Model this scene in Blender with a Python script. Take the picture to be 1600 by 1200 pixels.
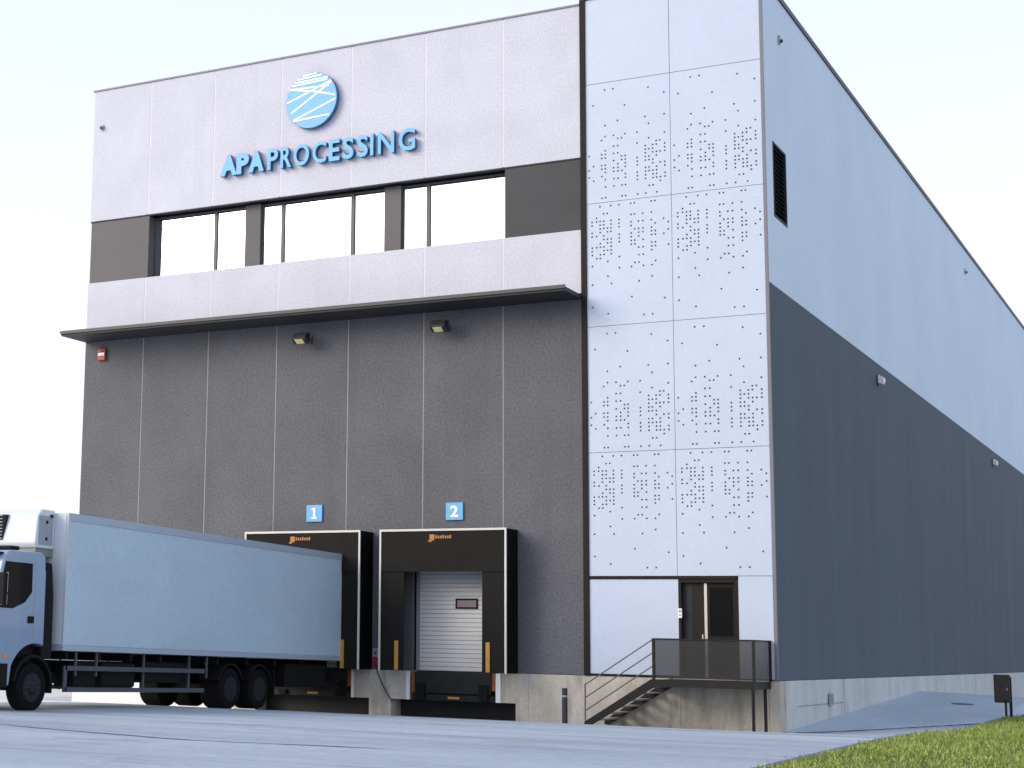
import bpy, bmesh, math, random
from mathutils import Matrix, Vector
for o in list(bpy.data.objects): bpy.data.objects.remove(o)
scene = bpy.context.scene
COL = scene.collection

# ------------------------------------------------------------------ camera
cam_d = bpy.data.cameras.new('camera'); cam = bpy.data.objects.new('camera', cam_d); COL.objects.link(cam)
yaw, pitch, roll = 0.5319, 0.1537, 0.0209
cy_, sy_, cp_, sp_ = math.cos(yaw), math.sin(yaw), math.cos(pitch), math.sin(pitch)
fwd = Vector((-sy_*cp_, cy_*cp_, sp_)); rgt = Vector((cy_, sy_, 0)); up = rgt.cross(fwd)
r2 = math.cos(roll)*rgt + math.sin(roll)*up
u2 = -math.sin(roll)*rgt + math.cos(roll)*up
M = Matrix((r2, u2, -fwd)).transposed().to_4x4(); M.translation = Vector((10.47, -42.504, 1.937))
cam.matrix_world = M
cam_d.sensor_width = 36; cam_d.sensor_fit = 'HORIZONTAL'
cam_d.lens = 2638.13*36/1600
cam_d.shift_x = (800-426.58)/1600; cam_d.shift_y = (595.03-600)/1600
cam_d.clip_end = 3000; cam_d.clip_start = 0.1
scene.camera = cam

# ------------------------------------------------------------------ sky, sun, exposure
SUN_TO = Vector((-0.76, -0.80, 0.50)).normalized()       # direction towards the sun
sun_el = math.asin(SUN_TO.z); sun_az = math.atan2(SUN_TO.x, SUN_TO.y)
world = bpy.data.worlds.new('World'); scene.world = world; world.use_nodes = True
nt = world.node_tree; nt.nodes.clear()
wo = nt.nodes.new('ShaderNodeOutputWorld'); bg = nt.nodes.new('ShaderNodeBackground')
sky = nt.nodes.new('ShaderNodeTexSky'); sky.sky_type = 'NISHITA'; sky.sun_disc = False
sky.sun_elevation = sun_el; sky.sun_rotation = sun_az
sky.air_density = 1.0; sky.dust_density = 6.0; sky.ozone_density = 1.0; sky.altitude = 50
nt.links.new(sky.outputs[0], bg.inputs['Color']); bg.inputs['Strength'].default_value = 0.06
# thin bright haze over the whole sky: white at the horizon, pale blue higher up
tc = nt.nodes.new('ShaderNodeTexCoord'); sx = nt.nodes.new('ShaderNodeSeparateXYZ'); rp = nt.nodes.new('ShaderNodeValToRGB')
nt.links.new(tc.outputs['Generated'], sx.inputs[0]); nt.links.new(sx.outputs['Z'], rp.inputs['Fac'])
e = rp.color_ramp.elements
e[0].position = 0.0; e[0].color = (0.98, 0.985, 1.0, 1); e[1].position = 1.0; e[1].color = (0.30, 0.42, 0.68, 1)
k = e.new(0.20); k.color = (0.95, 0.962, 1.0, 1)
k = e.new(0.40); k.color = (0.81, 0.865, 1.0, 1)
bg2 = nt.nodes.new('ShaderNodeBackground'); bg2.inputs['Strength'].default_value = 0.72
nt.links.new(rp.outputs[0], bg2.inputs['Color'])
ad = nt.nodes.new('ShaderNodeAddShader'); nt.links.new(bg.outputs[0], ad.inputs[0]); nt.links.new(bg2.outputs[0], ad.inputs[1])
nt.links.new(ad.outputs[0], wo.inputs['Surface'])
sun_d = bpy.data.lights.new('sun', 'SUN'); sun = bpy.data.objects.new('sun', sun_d); COL.objects.link(sun)
sun_d.energy = 1.1; sun_d.angle = math.radians(34); sun_d.color = (1.0, 0.95, 0.90)
sun.rotation_euler = SUN_TO.to_track_quat('Z', 'Y').to_euler()
scene.view_settings.view_transform = 'Standard'; scene.view_settings.look = 'None'
scene.view_settings.gamma = 1.0; scene.view_settings.use_curve_mapping = False
scene.view_settings.exposure = 0.4

# ------------------------------------------------------------------ materials
MATS = {}
def mat(name, col, rough=0.6, metal=0.0, var=0.0, scale=3.0, fine=0.0, fscale=30.0, bump=0.0, stretch=(1, 1, 1), spec=0.5, col2=None, alpha=1.0, coat=0.0):
    """Principled material; var/scale: broad tone variation, fine/fscale: grain, all in world metres."""
    m = bpy.data.materials.new(name); m.use_nodes = True; n = m.node_tree.nodes; l = m.node_tree.links
    b = n['Principled BSDF']
    b.inputs['Base Color'].default_value = (*col, 1); b.inputs['Roughness'].default_value = rough
    b.inputs['Metallic'].default_value = metal; b.inputs['Specular IOR Level'].default_value = spec
    b.inputs['Coat Weight'].default_value = coat; b.inputs['Alpha'].default_value = alpha
    if var or fine or bump:
        g = n.new('ShaderNodeNewGeometry'); mp = n.new('ShaderNodeMapping'); mp.inputs['Scale'].default_value = stretch
        l.new(g.outputs['Position'], mp.inputs['Vector'])
        n1 = n.new('ShaderNodeTexNoise'); n1.inputs['Scale'].default_value = scale; n1.inputs['Detail'].default_value = 5; n1.inputs['Roughness'].default_value = 0.6
        n2 = n.new('ShaderNodeTexNoise'); n2.inputs['Scale'].default_value = fscale; n2.inputs['Detail'].default_value = 3
        l.new(mp.outputs[0], n1.inputs['Vector']); l.new(g.outputs['Position'], n2.inputs['Vector'])
        mx = n.new('ShaderNodeMix'); mx.data_type = 'RGBA'; mx.blend_type = 'MIX'
        c2 = col2 if col2 else tuple(max(0, c*(1-var)) for c in col)
        c1 = col if col2 else tuple(min(1, c*(1+var)) for c in col)
        mx.inputs['A'].default_value = (*c2, 1); mx.inputs['B'].default_value = (*c1, 1)
        cr = n.new('ShaderNodeMapRange'); cr.inputs['From Min'].default_value = 0.3; cr.inputs['From Max'].default_value = 0.7
        l.new(n1.outputs['Fac'], cr.inputs['Value']); l.new(cr.outputs[0], mx.inputs['Factor'])
        f = n.new('ShaderNodeMapRange'); f.inputs['From Min'].default_value = 0.3; f.inputs['From Max'].default_value = 0.7
        f.inputs['To Min'].default_value = 1-fine; f.inputs['To Max'].default_value = 1+fine
        l.new(n2.outputs['Fac'], f.inputs['Value'])
        vm = n.new('ShaderNodeVectorMath'); vm.operation = 'SCALE'
        l.new(mx.outputs['Result'], vm.inputs[0]); l.new(f.outputs[0], vm.inputs['Scale'])
        l.new(vm.outputs[0], b.inputs['Base Color'])
        if bump:
            bp = n.new('ShaderNodeBump'); bp.inputs['Strength'].default_value = bump; bp.inputs['Distance'].default_value = 0.02
            l.new(n2.outputs['Fac'], bp.inputs['Height']); l.new(bp.outputs[0], b.inputs['Normal'])
    MATS[name] = m; return m

mat('light_concrete', (0.55, 0.56, 0.64), 0.85, var=0.06, scale=0.6, fine=0.11, fscale=18, bump=0.3)
mat('dark_concrete', (0.106, 0.110, 0.124), 0.85, var=0.13, scale=0.45, fine=0.22, fscale=15, bump=0.35)
mat('side_light', (0.65, 0.75, 0.90), 0.8, var=0.04, scale=0.25, fine=0.05, fscale=14, bump=0.1)
mat('side_dark', (0.070, 0.095, 0.130), 0.8, var=0.10, scale=0.45, stretch=(1, 1.6, 0.2), fine=0.10, fscale=10, bump=0.1)
mat('light_joint', (0.66, 0.66, 0.70), 0.9)
mat('grey_joint', (0.30, 0.30, 0.31), 0.9)
mat('sidel_joint', (0.61, 0.705, 0.85), 0.9)
mat('sided_joint', (0.062, 0.085, 0.115), 0.9)
mat('white_panel', (0.46, 0.53, 0.665), 0.45, var=0.04, scale=0.35, fine=0.02, fscale=8)
mat('perforation_backing', (0.28, 0.30, 0.36), 0.8)
mat('brown_trim', (0.012, 0.008, 0.007), 0.6, spec=0.2)
mat('corner_profile', (0.16, 0.155, 0.19), 0.5)
mat('coping', (0.018, 0.02, 0.07), 0.5)
mat('front_coping', (0.20, 0.19, 0.26), 0.5)
mat('band_panel', (0.115, 0.11, 0.116), 0.6, var=0.06, scale=0.8, spec=0.3)
mat('band_panel_dark', (0.042, 0.046, 0.052), 0.55, var=0.14, scale=0.5, stretch=(1, 1, 2), spec=0.3)
mat('window_frame', (0.085, 0.08, 0.082), 0.5)
mat('dark_lining', (0.012, 0.013, 0.018), 0.7)
mat('mirror_glass', (0.70, 0.79, 0.86), 0.03, metal=1.0)
mat('dark_glass', (0.003, 0.003, 0.004), 0.06, spec=0.10)
mat('canopy_metal', (0.022, 0.024, 0.030), 0.6)
mat('canopy_edge', (0.045, 0.048, 0.056), 0.5)
mat('sign_blue', (0.11, 0.40, 0.72), 0.4)
mat('sign_side_shaded', (0.045, 0.14, 0.30), 0.5)  # shade on letter and disc sides, painted as a darker blue
mat('sign_white', (0.85, 0.86, 0.88), 0.5)
mat('plinth', (0.56, 0.53, 0.485), 0.9, col2=(0.41, 0.365, 0.295), scale=0.9, stretch=(1, 1, 0.35), fine=0.08, fscale=9, bump=0.15, var=0.1)
mat('plinth_sunlit', (0.80, 0.79, 0.77), 0.9, var=0.04, scale=1)  # plinth concrete with the sun's glare put into its colour
mat('plinth_side', (0.60, 0.62, 0.62), 0.9, col2=(0.48, 0.50, 0.49), scale=0.8, stretch=(1, 1, 0.4), fine=0.06, fscale=9, bump=0.15, var=0.1)
mat('plinth_crack_dark', (0.22, 0.20, 0.17), 0.9, var=0.2, scale=2)  # dark tone of the crack strip on the side plinth
mat('pit_dark', (0.03, 0.027, 0.024), 0.9)
mat('shelter_black', (0.0085, 0.0072, 0.0066), 0.8, var=0.2, scale=1.5, spec=0.25)
mat('shelter_side', (0.003, 0.003, 0.0035), 0.85, spec=0.15)
mat('alu_edge', (0.60, 0.58, 0.54), 0.5)
mat('guide_orange', (0.50, 0.24, 0.045), 0.6, var=0.1, scale=6)
mat('hazard_orange', (0.26, 0.085, 0.025), 0.6, var=0.2, scale=6)
mat('logo_orange', (0.42, 0.17, 0.035), 0.6)
mat('door_white', (0.74, 0.73, 0.71), 0.5, var=0.03, scale=2)
mat('door_joint', (0.25, 0.25, 0.26), 0.7)
mat('door_window', (0.34, 0.25, 0.26), 0.2)
mat('black_rubber', (0.006, 0.006, 0.007), 0.8, spec=0.2)
mat('leveller_steel', (0.012, 0.0125, 0.015), 0.6, var=0.3, scale=3, spec=0.3)
mat('paint_white', (0.82, 0.82, 0.84), 0.5)
mat('stair_steel', (0.012, 0.0105, 0.011), 0.6, spec=0.25)
mat('rail_steel', (0.10, 0.097, 0.10), 0.5)
mat('tread_steel', (0.33, 0.31, 0.27), 0.7)
mat('door_brown', (0.014, 0.009, 0.006), 0.5, spec=0.2)
mat('steel', (0.50, 0.47, 0.45), 0.35, metal=0.7)
mat('bollard_black', (0.03, 0.03, 0.036), 0.5)
mat('alarm_red', (0.33, 0.02, 0.03), 0.4)
mat('lamp_body', (0.03, 0.032, 0.036), 0.5)
mat('lamp_lens', (0.80, 0.70, 0.36), 0.25)
mat('lamp_white', (0.80, 0.82, 0.88), 0.4)
mat('grey_box', (0.30, 0.32, 0.37), 0.5)
mat('post_brown', (0.030, 0.024, 0.022), 0.6, var=0.15, scale=3)
mat('apron', (0.43, 0.485, 0.55), 0.85, col2=(0.27, 0.32, 0.375), scale=0.30, stretch=(0.35, 1.3, 1), fine=0.10, fscale=5, bump=0.1, var=0.1)
mat('ramp', (0.45, 0.515, 0.59), 0.85, col2=(0.36, 0.42, 0.49), scale=0.5, stretch=(1, .4, 1), fine=0.06, fscale=7, bump=0.1, var=0.1)
mat('crack', (0.10, 0.11, 0.125), 0.9)
mat('sunlit_ground', (0.78, 0.76, 0.73), 0.95, var=0.06, scale=2, fine=0.08, fscale=14)  # ground beyond the truck, strong sunlight put into its colour
mat('kerb', (0.10, 0.115, 0.155), 0.9, var=0.15, scale=2)
mat('grass_soil', (0.085, 0.115, 0.022), 0.95, var=0.3, scale=3, fine=0.3, fscale=14)
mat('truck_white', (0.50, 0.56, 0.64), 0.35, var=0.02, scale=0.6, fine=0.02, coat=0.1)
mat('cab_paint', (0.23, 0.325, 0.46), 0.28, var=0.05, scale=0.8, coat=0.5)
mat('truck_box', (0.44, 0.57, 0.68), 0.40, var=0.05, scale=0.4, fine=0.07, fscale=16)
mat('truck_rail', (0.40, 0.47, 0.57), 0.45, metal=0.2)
mat('truck_black', (0.006, 0.0065, 0.008), 0.7, spec=0.2)
mat('tyre', (0.006, 0.006, 0.007), 0.9, spec=0.15)
mat('rim', (0.016, 0.018, 0.022), 0.6, spec=0.2)
mat('guard_rail', (0.07, 0.08, 0.10), 0.5, spec=0.4)
mat('reefer_white', (0.62, 0.67, 0.73), 0.4)
mat('reefer_grey', (0.30, 0.33, 0.38), 0.6)
mat('housing_olive', (0.20, 0.215, 0.19), 0.6)
mat('amber', (0.7, 0.3, 0.03), 0.3)
# steel mesh infill: fine procedural holes, half see-through
mat('mesh_infill', (0.014, 0.014, 0.016), 0.6, alpha=0.62)   # fine woven steel mesh, too fine to resolve
def add_stains(m, scale, stretch, lo, hi, col, amt):
    n = m.node_tree.nodes; l = m.node_tree.links; b = n['Principled BSDF']; src = b.inputs['Base Color'].links[0].from_socket
    g = n.new('ShaderNodeNewGeometry'); mp = n.new('ShaderNodeMapping'); mp.inputs['Scale'].default_value = stretch; mp.inputs['Rotation'].default_value = (0, 0, .12)
    t = n.new('ShaderNodeTexNoise'); t.inputs['Scale'].default_value = scale; t.inputs['Detail'].default_value = 6
    r = n.new('ShaderNodeMapRange'); r.inputs['From Min'].default_value = lo; r.inputs['From Max'].default_value = hi; r.inputs['To Max'].default_value = amt
    x = n.new('ShaderNodeMix'); x.data_type = 'RGBA'; x.inputs['B'].default_value = (*col, 1)
    l.new(g.outputs['Position'], mp.inputs[0]); l.new(mp.outputs[0], t.inputs['Vector']); l.new(t.outputs['Fac'], r.inputs['Value'])
    l.new(r.outputs[0], x.inputs['Factor']); l.new(src, x.inputs['A']); l.new(x.outputs['Result'], b.inputs['Base Color'])
add_stains(MATS['apron'], .55, (.10, 1.6, 1), .52, .72, (0.20, 0.23, 0.26), .75)
add_stains(MATS['apron'], .9, (.5, 1, 1), .60, .74, (0.15, 0.165, 0.18), .55)
add_stains(MATS['plinth'], 1.6, (1.6, 1, .35), .52, .72, (0.20, 0.17, 0.135), .7)
add_stains(MATS['plinth_side'], 1.3, (1, 1.4, .5), .55, .75, (0.34, 0.36, 0.37), .6)
add_stains(MATS['dark_concrete'], .5, (2.2, 1, .12), .55, .75, (0.085, 0.085, 0.09), .6)
add_stains(MATS['light_concrete'], .6, (2.5, 1, .15), .56, .78, (0.47, 0.47, 0.52), .5)
add_stains(MATS['truck_box'], .8, (1, .25, 1.2), .55, .8, (0.40, 0.46, 0.52), .45)
# grass blades: tone from each blade's own random attribute
mg = bpy.data.materials.new('grass_blade'); mg.use_nodes = True; MATS['grass_blade'] = mg
_n = mg.node_tree.nodes; _l = mg.node_tree.links
_a = _n.new('ShaderNodeAttribute'); _a.attribute_name = 'tone'
_r = _n.new('ShaderNodeValToRGB'); _e = _r.color_ramp.elements
_e[0].position = 0; _e[0].color = (0.11, 0.155, 0.022, 1); _e[1].position = 1; _e[1].color = (0.50, 0.55, 0.20, 1)
_k = _r.color_ramp.elements.new(0.6); _k.color = (0.24, 0.31, 0.06, 1)
_l.new(_a.outputs['Fac'], _r.inputs['Fac']); _l.new(_r.outputs[0], _n['Principled BSDF'].inputs['Base Color']); _n['Principled BSDF'].inputs['Roughness'].default_value = 0.7

# ------------------------------------------------------------------ mesh helpers
def obj(name, mesh, m=None, parent=None, loc=None):
    o = bpy.data.objects.new(name, mesh); COL.objects.link(o)
    if m is not None and not mesh.materials: mesh.materials.append(MATS[m])
    if parent is not None: o.parent = parent
    if loc is not None: o.location = loc
    return o
def finish(bm, smooth=False):
    bmesh.ops.recalc_face_normals(bm, faces=bm.faces)
    me = bpy.data.meshes.new('m'); bm.to_mesh(me); bm.free()
    if smooth:
        for p in me.polygons: p.use_smooth = True
    return me
def bx(bm, x0, x1, y0, y1, z0, z1, bev=0.0):
    r = bmesh.ops.create_cube(bm, size=1)
    for v in r['verts']:
        v.co = Vector((x0+(v.co.x+.5)*(x1-x0), y0+(v.co.y+.5)*(y1-y0), z0+(v.co.z+.5)*(z1-z0)))
    if bev:
        es = list({e for v in r['verts'] for e in v.link_edges})
        bmesh.ops.bevel(bm, geom=es, offset=bev, segments=1 if bev < .03 else 3, affect='EDGES', profile=.5)
def box(name, x0, x1, y0, y1, z0, z1, m, parent=None, bev=0.0):
    bm = bmesh.new(); bx(bm, x0, x1, y0, y1, z0, z1, bev); return obj(name, finish(bm), m, parent)
def boxes(name, lst, m, parent=None, bev=0.0):
    bm = bmesh.new()
    for b in lst: bx(bm, *b, bev)
    return obj(name, finish(bm), m, parent)
def prism(name, poly, a, b, axis, m, parent=None, bev=0.0):
    """poly: 2-D outline; axis 'y': poly is (x,z) extruded y a..b; 'x': poly is (y,z) extruded x a..b; 'z': (x,y)."""
    bm = bmesh.new()
    def P(p, t): return {'y': (p[0], t, p[1]), 'x': (t, p[0], p[1]), 'z': (p[0], p[1], t)}[axis]
    A = [bm.verts.new(P(p, a)) for p in poly]; B = [bm.verts.new(P(p, b)) for p in poly]
    bm.faces.new(A); bm.faces.new(list(reversed(B)))
    for i in range(len(poly)):
        j = (i+1) % len(poly); bm.faces.new((A[i], B[i], B[j], A[j]))
    if bev:
        bmesh.ops.recalc_face_normals(bm, faces=bm.faces)
        bmesh.ops.bevel(bm, geom=list(bm.edges), offset=bev, segments=2, affect='EDGES', profile=.5, clamp_overlap=True)
    return obj(name, finish(bm), m, parent)
def tube(bm, p0, p1, r, n=8):
    p0, p1 = Vector(p0), Vector(p1); d = p1-p0
    q = Vector((0, 0, 1)).rotation_difference(d.normalized())
    R = []
    for t in (p0, p1):
        R.append([bm.verts.new(t + q @ Vector((r*math.cos(2*math.pi*i/n), r*math.sin(2*math.pi*i/n), 0))) for i in range(n)])
    for i in range(n): bm.faces.new((R[0][i], R[0][(i+1) % n], R[1][(i+1) % n], R[1][i]))
    bm.faces.new(list(reversed(R[0]))); bm.faces.new(R[1])
def tubes(name, segs, r, m, parent=None, n=8):
    bm = bmesh.new()
    for a, b in segs: tube(bm, a, b, r, n)
    return obj(name, finish(bm), m, parent)
def lathe(name, prof, axis, m, parent=None, n=32, loc=(0, 0, 0)):
    """prof: list of (radius, position along axis)."""
    bm = bmesh.new(); rings = []
    for r, t in prof:
        ring = []
        for i in range(n):
            a = 2*math.pi*i/n; c, s = r*math.cos(a), r*math.sin(a)
            ring.append(bm.verts.new({'x': (t, c, s), 'y': (c, t, s), 'z': (c, s, t)}[axis]))
        rings.append(ring)
    for k in range(len(rings)-1):
        for i in range(n): bm.faces.new((rings[k][i], rings[k][(i+1) % n], rings[k+1][(i+1) % n], rings[k+1][i]))
    bm.faces.new(rings[0]); bm.faces.new(rings[-1])
    return obj(name, finish(bm), m, parent, loc)
def thing(name, label, cat, loc=(0, 0, 0), group=None):
    o = bpy.data.objects.new(name, None); COL.objects.link(o); o.location = loc
    o['label'] = label; o['category'] = cat
    if group: o['group'] = group
    return o
def tag(o, label, cat, group=None):
    o['label'] = label; o['category'] = cat
    if group: o['group'] = group
    return o
def struct(o): o['kind'] = 'structure'; return o

# ------------------------------------------------------------------ ground
BX0, BX1, BY1 = -21.47, 0.0, 82.0
def gh(x, y):
    dx = max(BX0-x, 0, x-BX1); dy = max(-y, 0, y-BY1)
    return 0.45*(1-math.exp(-(math.hypot(dx, dy)/6)**1.5))
def sheet(name, xs, ys, zf, m, kind='structure'):
    vs = [(x, y, zf(x, y)) for y in ys for x in xs]; nx = len(xs); fs = []
    for j in range(len(ys)-1):
        for i in range(nx-1): fs.append((j*nx+i, j*nx+i+1, (j+1)*nx+i+1, (j+1)*nx+i))
    me = bpy.data.meshes.new(name); me.from_pydata(vs, [], fs)
    for p in me.polygons: p.use_smooth = True
    o = obj(name, me, m); o['kind'] = kind; return o
def frange(a, b, s):
    n = int(round((b-a)/s)); return [a+(b-a)*i/n for i in range(n+1)]
xs = [-900, -300, -120, -60] + frange(-40, 30, 0.7) + [60, 120, 300, 900]
ys = [-900, -300, -120, -70] + frange(-50, 20, 0.7) + frange(22, 90, 4) + [120, 300, 900]
sheet('ground', xs, ys, lambda x, y: gh(x, y), 'apron')
sheet('sunlit_yard', frange(-60, -15.2, 1.4), frange(-30, 60, 1.5), lambda x, y: gh(x, y)+0.006 - (3 if (x > BX0-.5 and y > -1.0) else 0), 'sunlit_ground')  # paler sheet painting the sun-bright ground beyond the truck
# long repaired crack across the apron
bm = bmesh.new(); pts = [(-8.6, -19.3), (-7.3, -19.75), (-6.0, -20.1), (-5.1, -20.3), (-4.3, -20.55), (-3.6, -20.6), (-2.6, -20.45), (-1.6, -20.25), (-0.4, -20.1)]
prev = None; random.seed(3)
for i, (x, y) in enumerate(pts):
    w = 0.06 if i not in (0, 8) else 0.01
    w *= random.uniform(.5, 1.2)
    a = bm.verts.new((x, y-w, gh(x, y)+.006)); b = bm.verts.new((x, y+w, gh(x, y)+.006))
    if prev: bm.faces.new((prev[0], a, b, prev[1]))
    prev = (a, b)
struct(obj('pavement_crack', finish(bm), 'crack'))
# ramp rising along the side wall, crest at y=19
def rampz(x, y): return (0.0395*y - 0.031*x) if y < 19 else (0.75-0.031*x-0.05*(y-19))
bm = bmesh.new(); rows = []
for k in range(60):
    y = 0.25 + k*0.75
    xl = 0.0
    while xl < 4.05 and rampz(xl, y) > gh(xl, y): xl += 0.02
    if y > 24: xl = 4.05
    row = []
    for i in range(9):
        x = max(0.02, xl)*i/8
        row.append(bm.verts.new((x, y, max(rampz(x, y), gh(x, y)-.05)+0.014)))
    row.append(bm.verts.new((max(0.02, xl)+.03, y, gh(max(0.02, xl), y)-.06)))
    rows.append(row)
for k in range(len(rows)-1):
    for i in range(9): bm.faces.new((rows[k][i], rows[k][i+1], rows[k+1][i+1], rows[k+1][i]))
struct(obj('ramp', finish(bm, True), 'ramp'))
# dark strip standing in for the shadowed crack along the ramp's outer lip
bm = bmesh.new(); prev = None; random.seed(5)
for k in range(0, 60):
    y = 0.3 + k*0.2; xl = 0.0
    while xl < 4.0 and rampz(xl, y) > gh(xl, y): xl += 0.02
    w = random.uniform(.02, .10)
    a = bm.verts.new((xl-.02, y, gh(xl, y)+.021)); b = bm.verts.new((xl+w, y, gh(xl+w, y)+.021))
    if prev: bm.faces.new((prev[0], prev[1], b, a))
    prev = (a, b)
struct(obj('ramp_edge_shadow_crack', finish(bm), 'crack'))
# kerb and lawn
def kx(y): return 4.18 - 0.0354*y
def lawnz(x, y): return gh(x, y) + 0.075 + 0.02*math.sin(x*1.7+y*.9)*min(1, max(0, x-kx(y))/1.5) + min(.25, 0.03*max(0, x-kx(y)))
kb = bmesh.new(); prev = None
for y in frange(-34, 60, 1.0):
    x = kx(y); z = gh(x, y)
    v = [kb.verts.new(p) for p in ((x-.07, y, z-.1), (x-.07, y, z+.085), (x+.07, y, z+.09), (x+.07, y, z-.1))]
    if prev:
        for i in range(3): kb.faces.new((prev[i], prev[i+1], v[i+1], v[i]))
    prev = v
struct(obj('kerb', finish(kb), 'kerb'))
vs = []; fs = []; gy = frange(-34, 60, 0.8); gx = frange(0, 1, 1/30)
for y in gy:
    for t in gx:
        x = kx(y)+.05 + t*t*30; vs.append((x, y, lawnz(x, y)))
for j in range(len(gy)-1):
    for i in range(30): fs.append((j*31+i, j*31+i+1, (j+1)*31+i+1, (j+1)*31+i))
me = bpy.data.meshes.new('lawn'); me.from_pydata(vs, [], fs); struct(obj('lawn', me, 'grass_soil'))
# grass blades
random.seed(11); V = []; F = []; T = []
for i in range(150000):
    y = random.uniform(-27, 18); x = kx(y)+.09+random.random()**1.3*8
    z = lawnz(x, y)-.01; h = random.uniform(.02, .06)*(1+(random.random() < .08)*1.2); a = random.uniform(0, 6.283); w = random.uniform(.008, .018)
    c, s = math.cos(a)*w, math.sin(a)*w; lx, ly = random.uniform(-.05, .05), random.uniform(-.05, .05)
    k = len(V); V += [(x-c, y-s, z), (x+c, y+s, z), (x+lx, y+ly, z+h)]; F.append((k, k+1, k+2))
    cl = .5+.5*math.sin(x*2.3+1.1*math.sin(y*1.7))*math.sin(y*2.9+x)
    t = min(1, max(0, random.betavariate(2, 2.6)*.8+cl*.25)); T += [t, t, t]
me = bpy.data.meshes.new('grass'); me.from_pydata(V, [], F)
at = me.attributes.new('tone', 'FLOAT', 'POINT'); at.data.foreach_set('value', T)
g = obj('grass', me, 'grass_blade'); g['kind'] = 'stuff'; g['label'] = 'short green lawn grass at the lower right corner'; g['category'] = 'grass'

# ------------------------------------------------------------------ building
W = thing('warehouse_building', 'tall warehouse with light upper walls, dark grey lower walls and perforated white corner tower', 'building', (0, 0, 0))
ZR, ZBT, ZBB, ZPL, ZCAN, ZSIDE = 19.49, 15.155, 13.135, 1.255, 11.22, 11.262
box('inner_core', -21.3, -0.2, 0.62, 81.8, 0.0, 19.3, 'dark_lining', W)
joints = [-21.47, -19.245, -16.845, -14.445, -12.045, -9.645, -7.245, -4.965]
G = 0.018
for k in range(7):
    a, b = joints[k]+(G if k else 0), joints[k+1]-(G if k < 6 else 0)
    box('light_wall_panel', a, b, 0.0, 0.14, ZBT, ZR, 'light_concrete', W, bev=.008)
    box('light_wall_panel', a, b, 0.0, 0.14, ZCAN+.1, ZBB, 'light_concrete', W, bev=.008)
    # dark lower panels, notched round the dock openings
    oz = 4.15; lo = ZPL+.012; top = ZCAN+.06
    cuts = [(-14.27, -11.77), (-9.93, -7.43)]
    poly = [(a, top), (b, top)]
    c = [(max(a, p), min(b, q)) for p, q in cuts if max(a, p) < min(b, q)]
    pts = [(b, lo), (a, lo)]
    if c:
        segs = sorted(c, reverse=True); pts = []
        x = b; pts.append((b, lo)) if segs[0][1] < b-1e-6 else None
        for p, q in segs:
            if q >= b-1e-6: pts += [(b, oz)]
            else: pts += [(q, lo), (q, oz)]
            if p <= a+1e-6: pts += [(a, oz)]
            else: pts += [(p, oz), (p, lo)]
        if segs[-1][0] > a+1e-6: pts.append((a, lo))
    prism('dark_wall_panel', poly+pts, 0.0, 0.14, 'y', 'dark_concrete', W)
for k in range(1, 7):
    x = joints[k]
    box('joint_sealant', x-.05, x+.05, 0.006, 0.20, ZBT+.02, ZR-.02, 'light_joint', W)
    box('joint_sealant', x-.05, x+.05, 0.006, 0.20, ZCAN+.1, ZBB-.02, 'light_joint', W)
    lo = 5.0 if (x in (-12.045, -9.645) or -15 < x < -7) else ZPL
    box('joint_sealant', x-.05, x+.05, 0.006, 0.20, max(lo, 4.4) if lo > 2 else lo, ZCAN, 'grey_joint', W)
box('front_coping', -21.52, -4.97, -0.03, 0.3, ZR, ZR+.05, 'front_coping', W)
# window band
box('window_head_lining', -21.47, -4.97, 0.14, 0.62, ZBT+.004, ZBT+.2, 'dark_lining', W)
box('window_head_lining', -21.47, -4.97, 0.02, 0.14, ZBT-.035, ZBT-.002, 'dark_lining', W)
box('window_sill_lining', -21.47, -4.97, 0.14, 0.62, ZBB-.2, ZBB-.004, 'window_frame', W)
box('band_panel', -21.44, -19.2, 0.035, 0.6, ZBB+.002, ZBT-.04, 'band_panel', W)
box('band_panel', -7.2, -4.97, 0.035, 0.6, ZBB+.002, ZBT-.04, 'band_panel_dark', W)
box('band_pillar', -15.80, -15.26, 0.27, 0.6, ZBB+.002, ZBT-.04, 'band_panel', W)
box('band_pillar', -11.06, -10.53, 0.27, 0.6, ZBB+.002, ZBT-.04, 'band_panel', W)
random.seed(21)
def window(x0, x1, muls):
    wnd = bpy.data.objects.new('window', None); COL.objects.link(wnd); wnd.parent = W; wnd.location = (x0, 0.42, ZBB)
    w, h = x1-x0, ZBT-.04-ZBB; e = .05
    boxes('frame', [(0, w, -.04, .06, 0, e), (0, w, -.04, .06, h-e, h), (0, e, -.04, .06, e, h-e), (w-e, w, -.04, .06, e, h-e)], 'window_frame', wnd)
    xsl = [e] + [m-x0 for m in muls] + [w-e]
    for m in muls: box('mullion', m-x0-.055, m-x0+.055, -.06, .06, e, h-e, 'window_frame', wnd)
    for i in range(len(xsl)-1):
        p = box('pane', xsl[i]+(.055 if i else 0), xsl[i+1]-(.055 if i < len(xsl)-2 else 0), -.012, .012, e, h-e, 'mirror_glass', wnd)
window(-19.2, -15.80, [-16.92]); window(-15.26, -11.06, [-14.53, -12.15]); window(-10.53, -7.2, [-9.70])
# canopy: thin projecting steel slab with an edge fascia
prism('canopy', [(-21.47, -1.28), (-4.97, -1.28), (-4.97, -.004), (-21.47, -.004)], ZCAN, ZCAN+.11, 'z', 'canopy_metal', W)
box('canopy_fascia', -21.49, -4.95, -1.33, -1.284, ZCAN+.055, ZCAN+.15, 'canopy_edge', W)
box('canopy_flashing', -21.47, -4.97, -0.10, -.004, ZCAN+.112, ZCAN+.15, 'canopy_metal', W)
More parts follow.
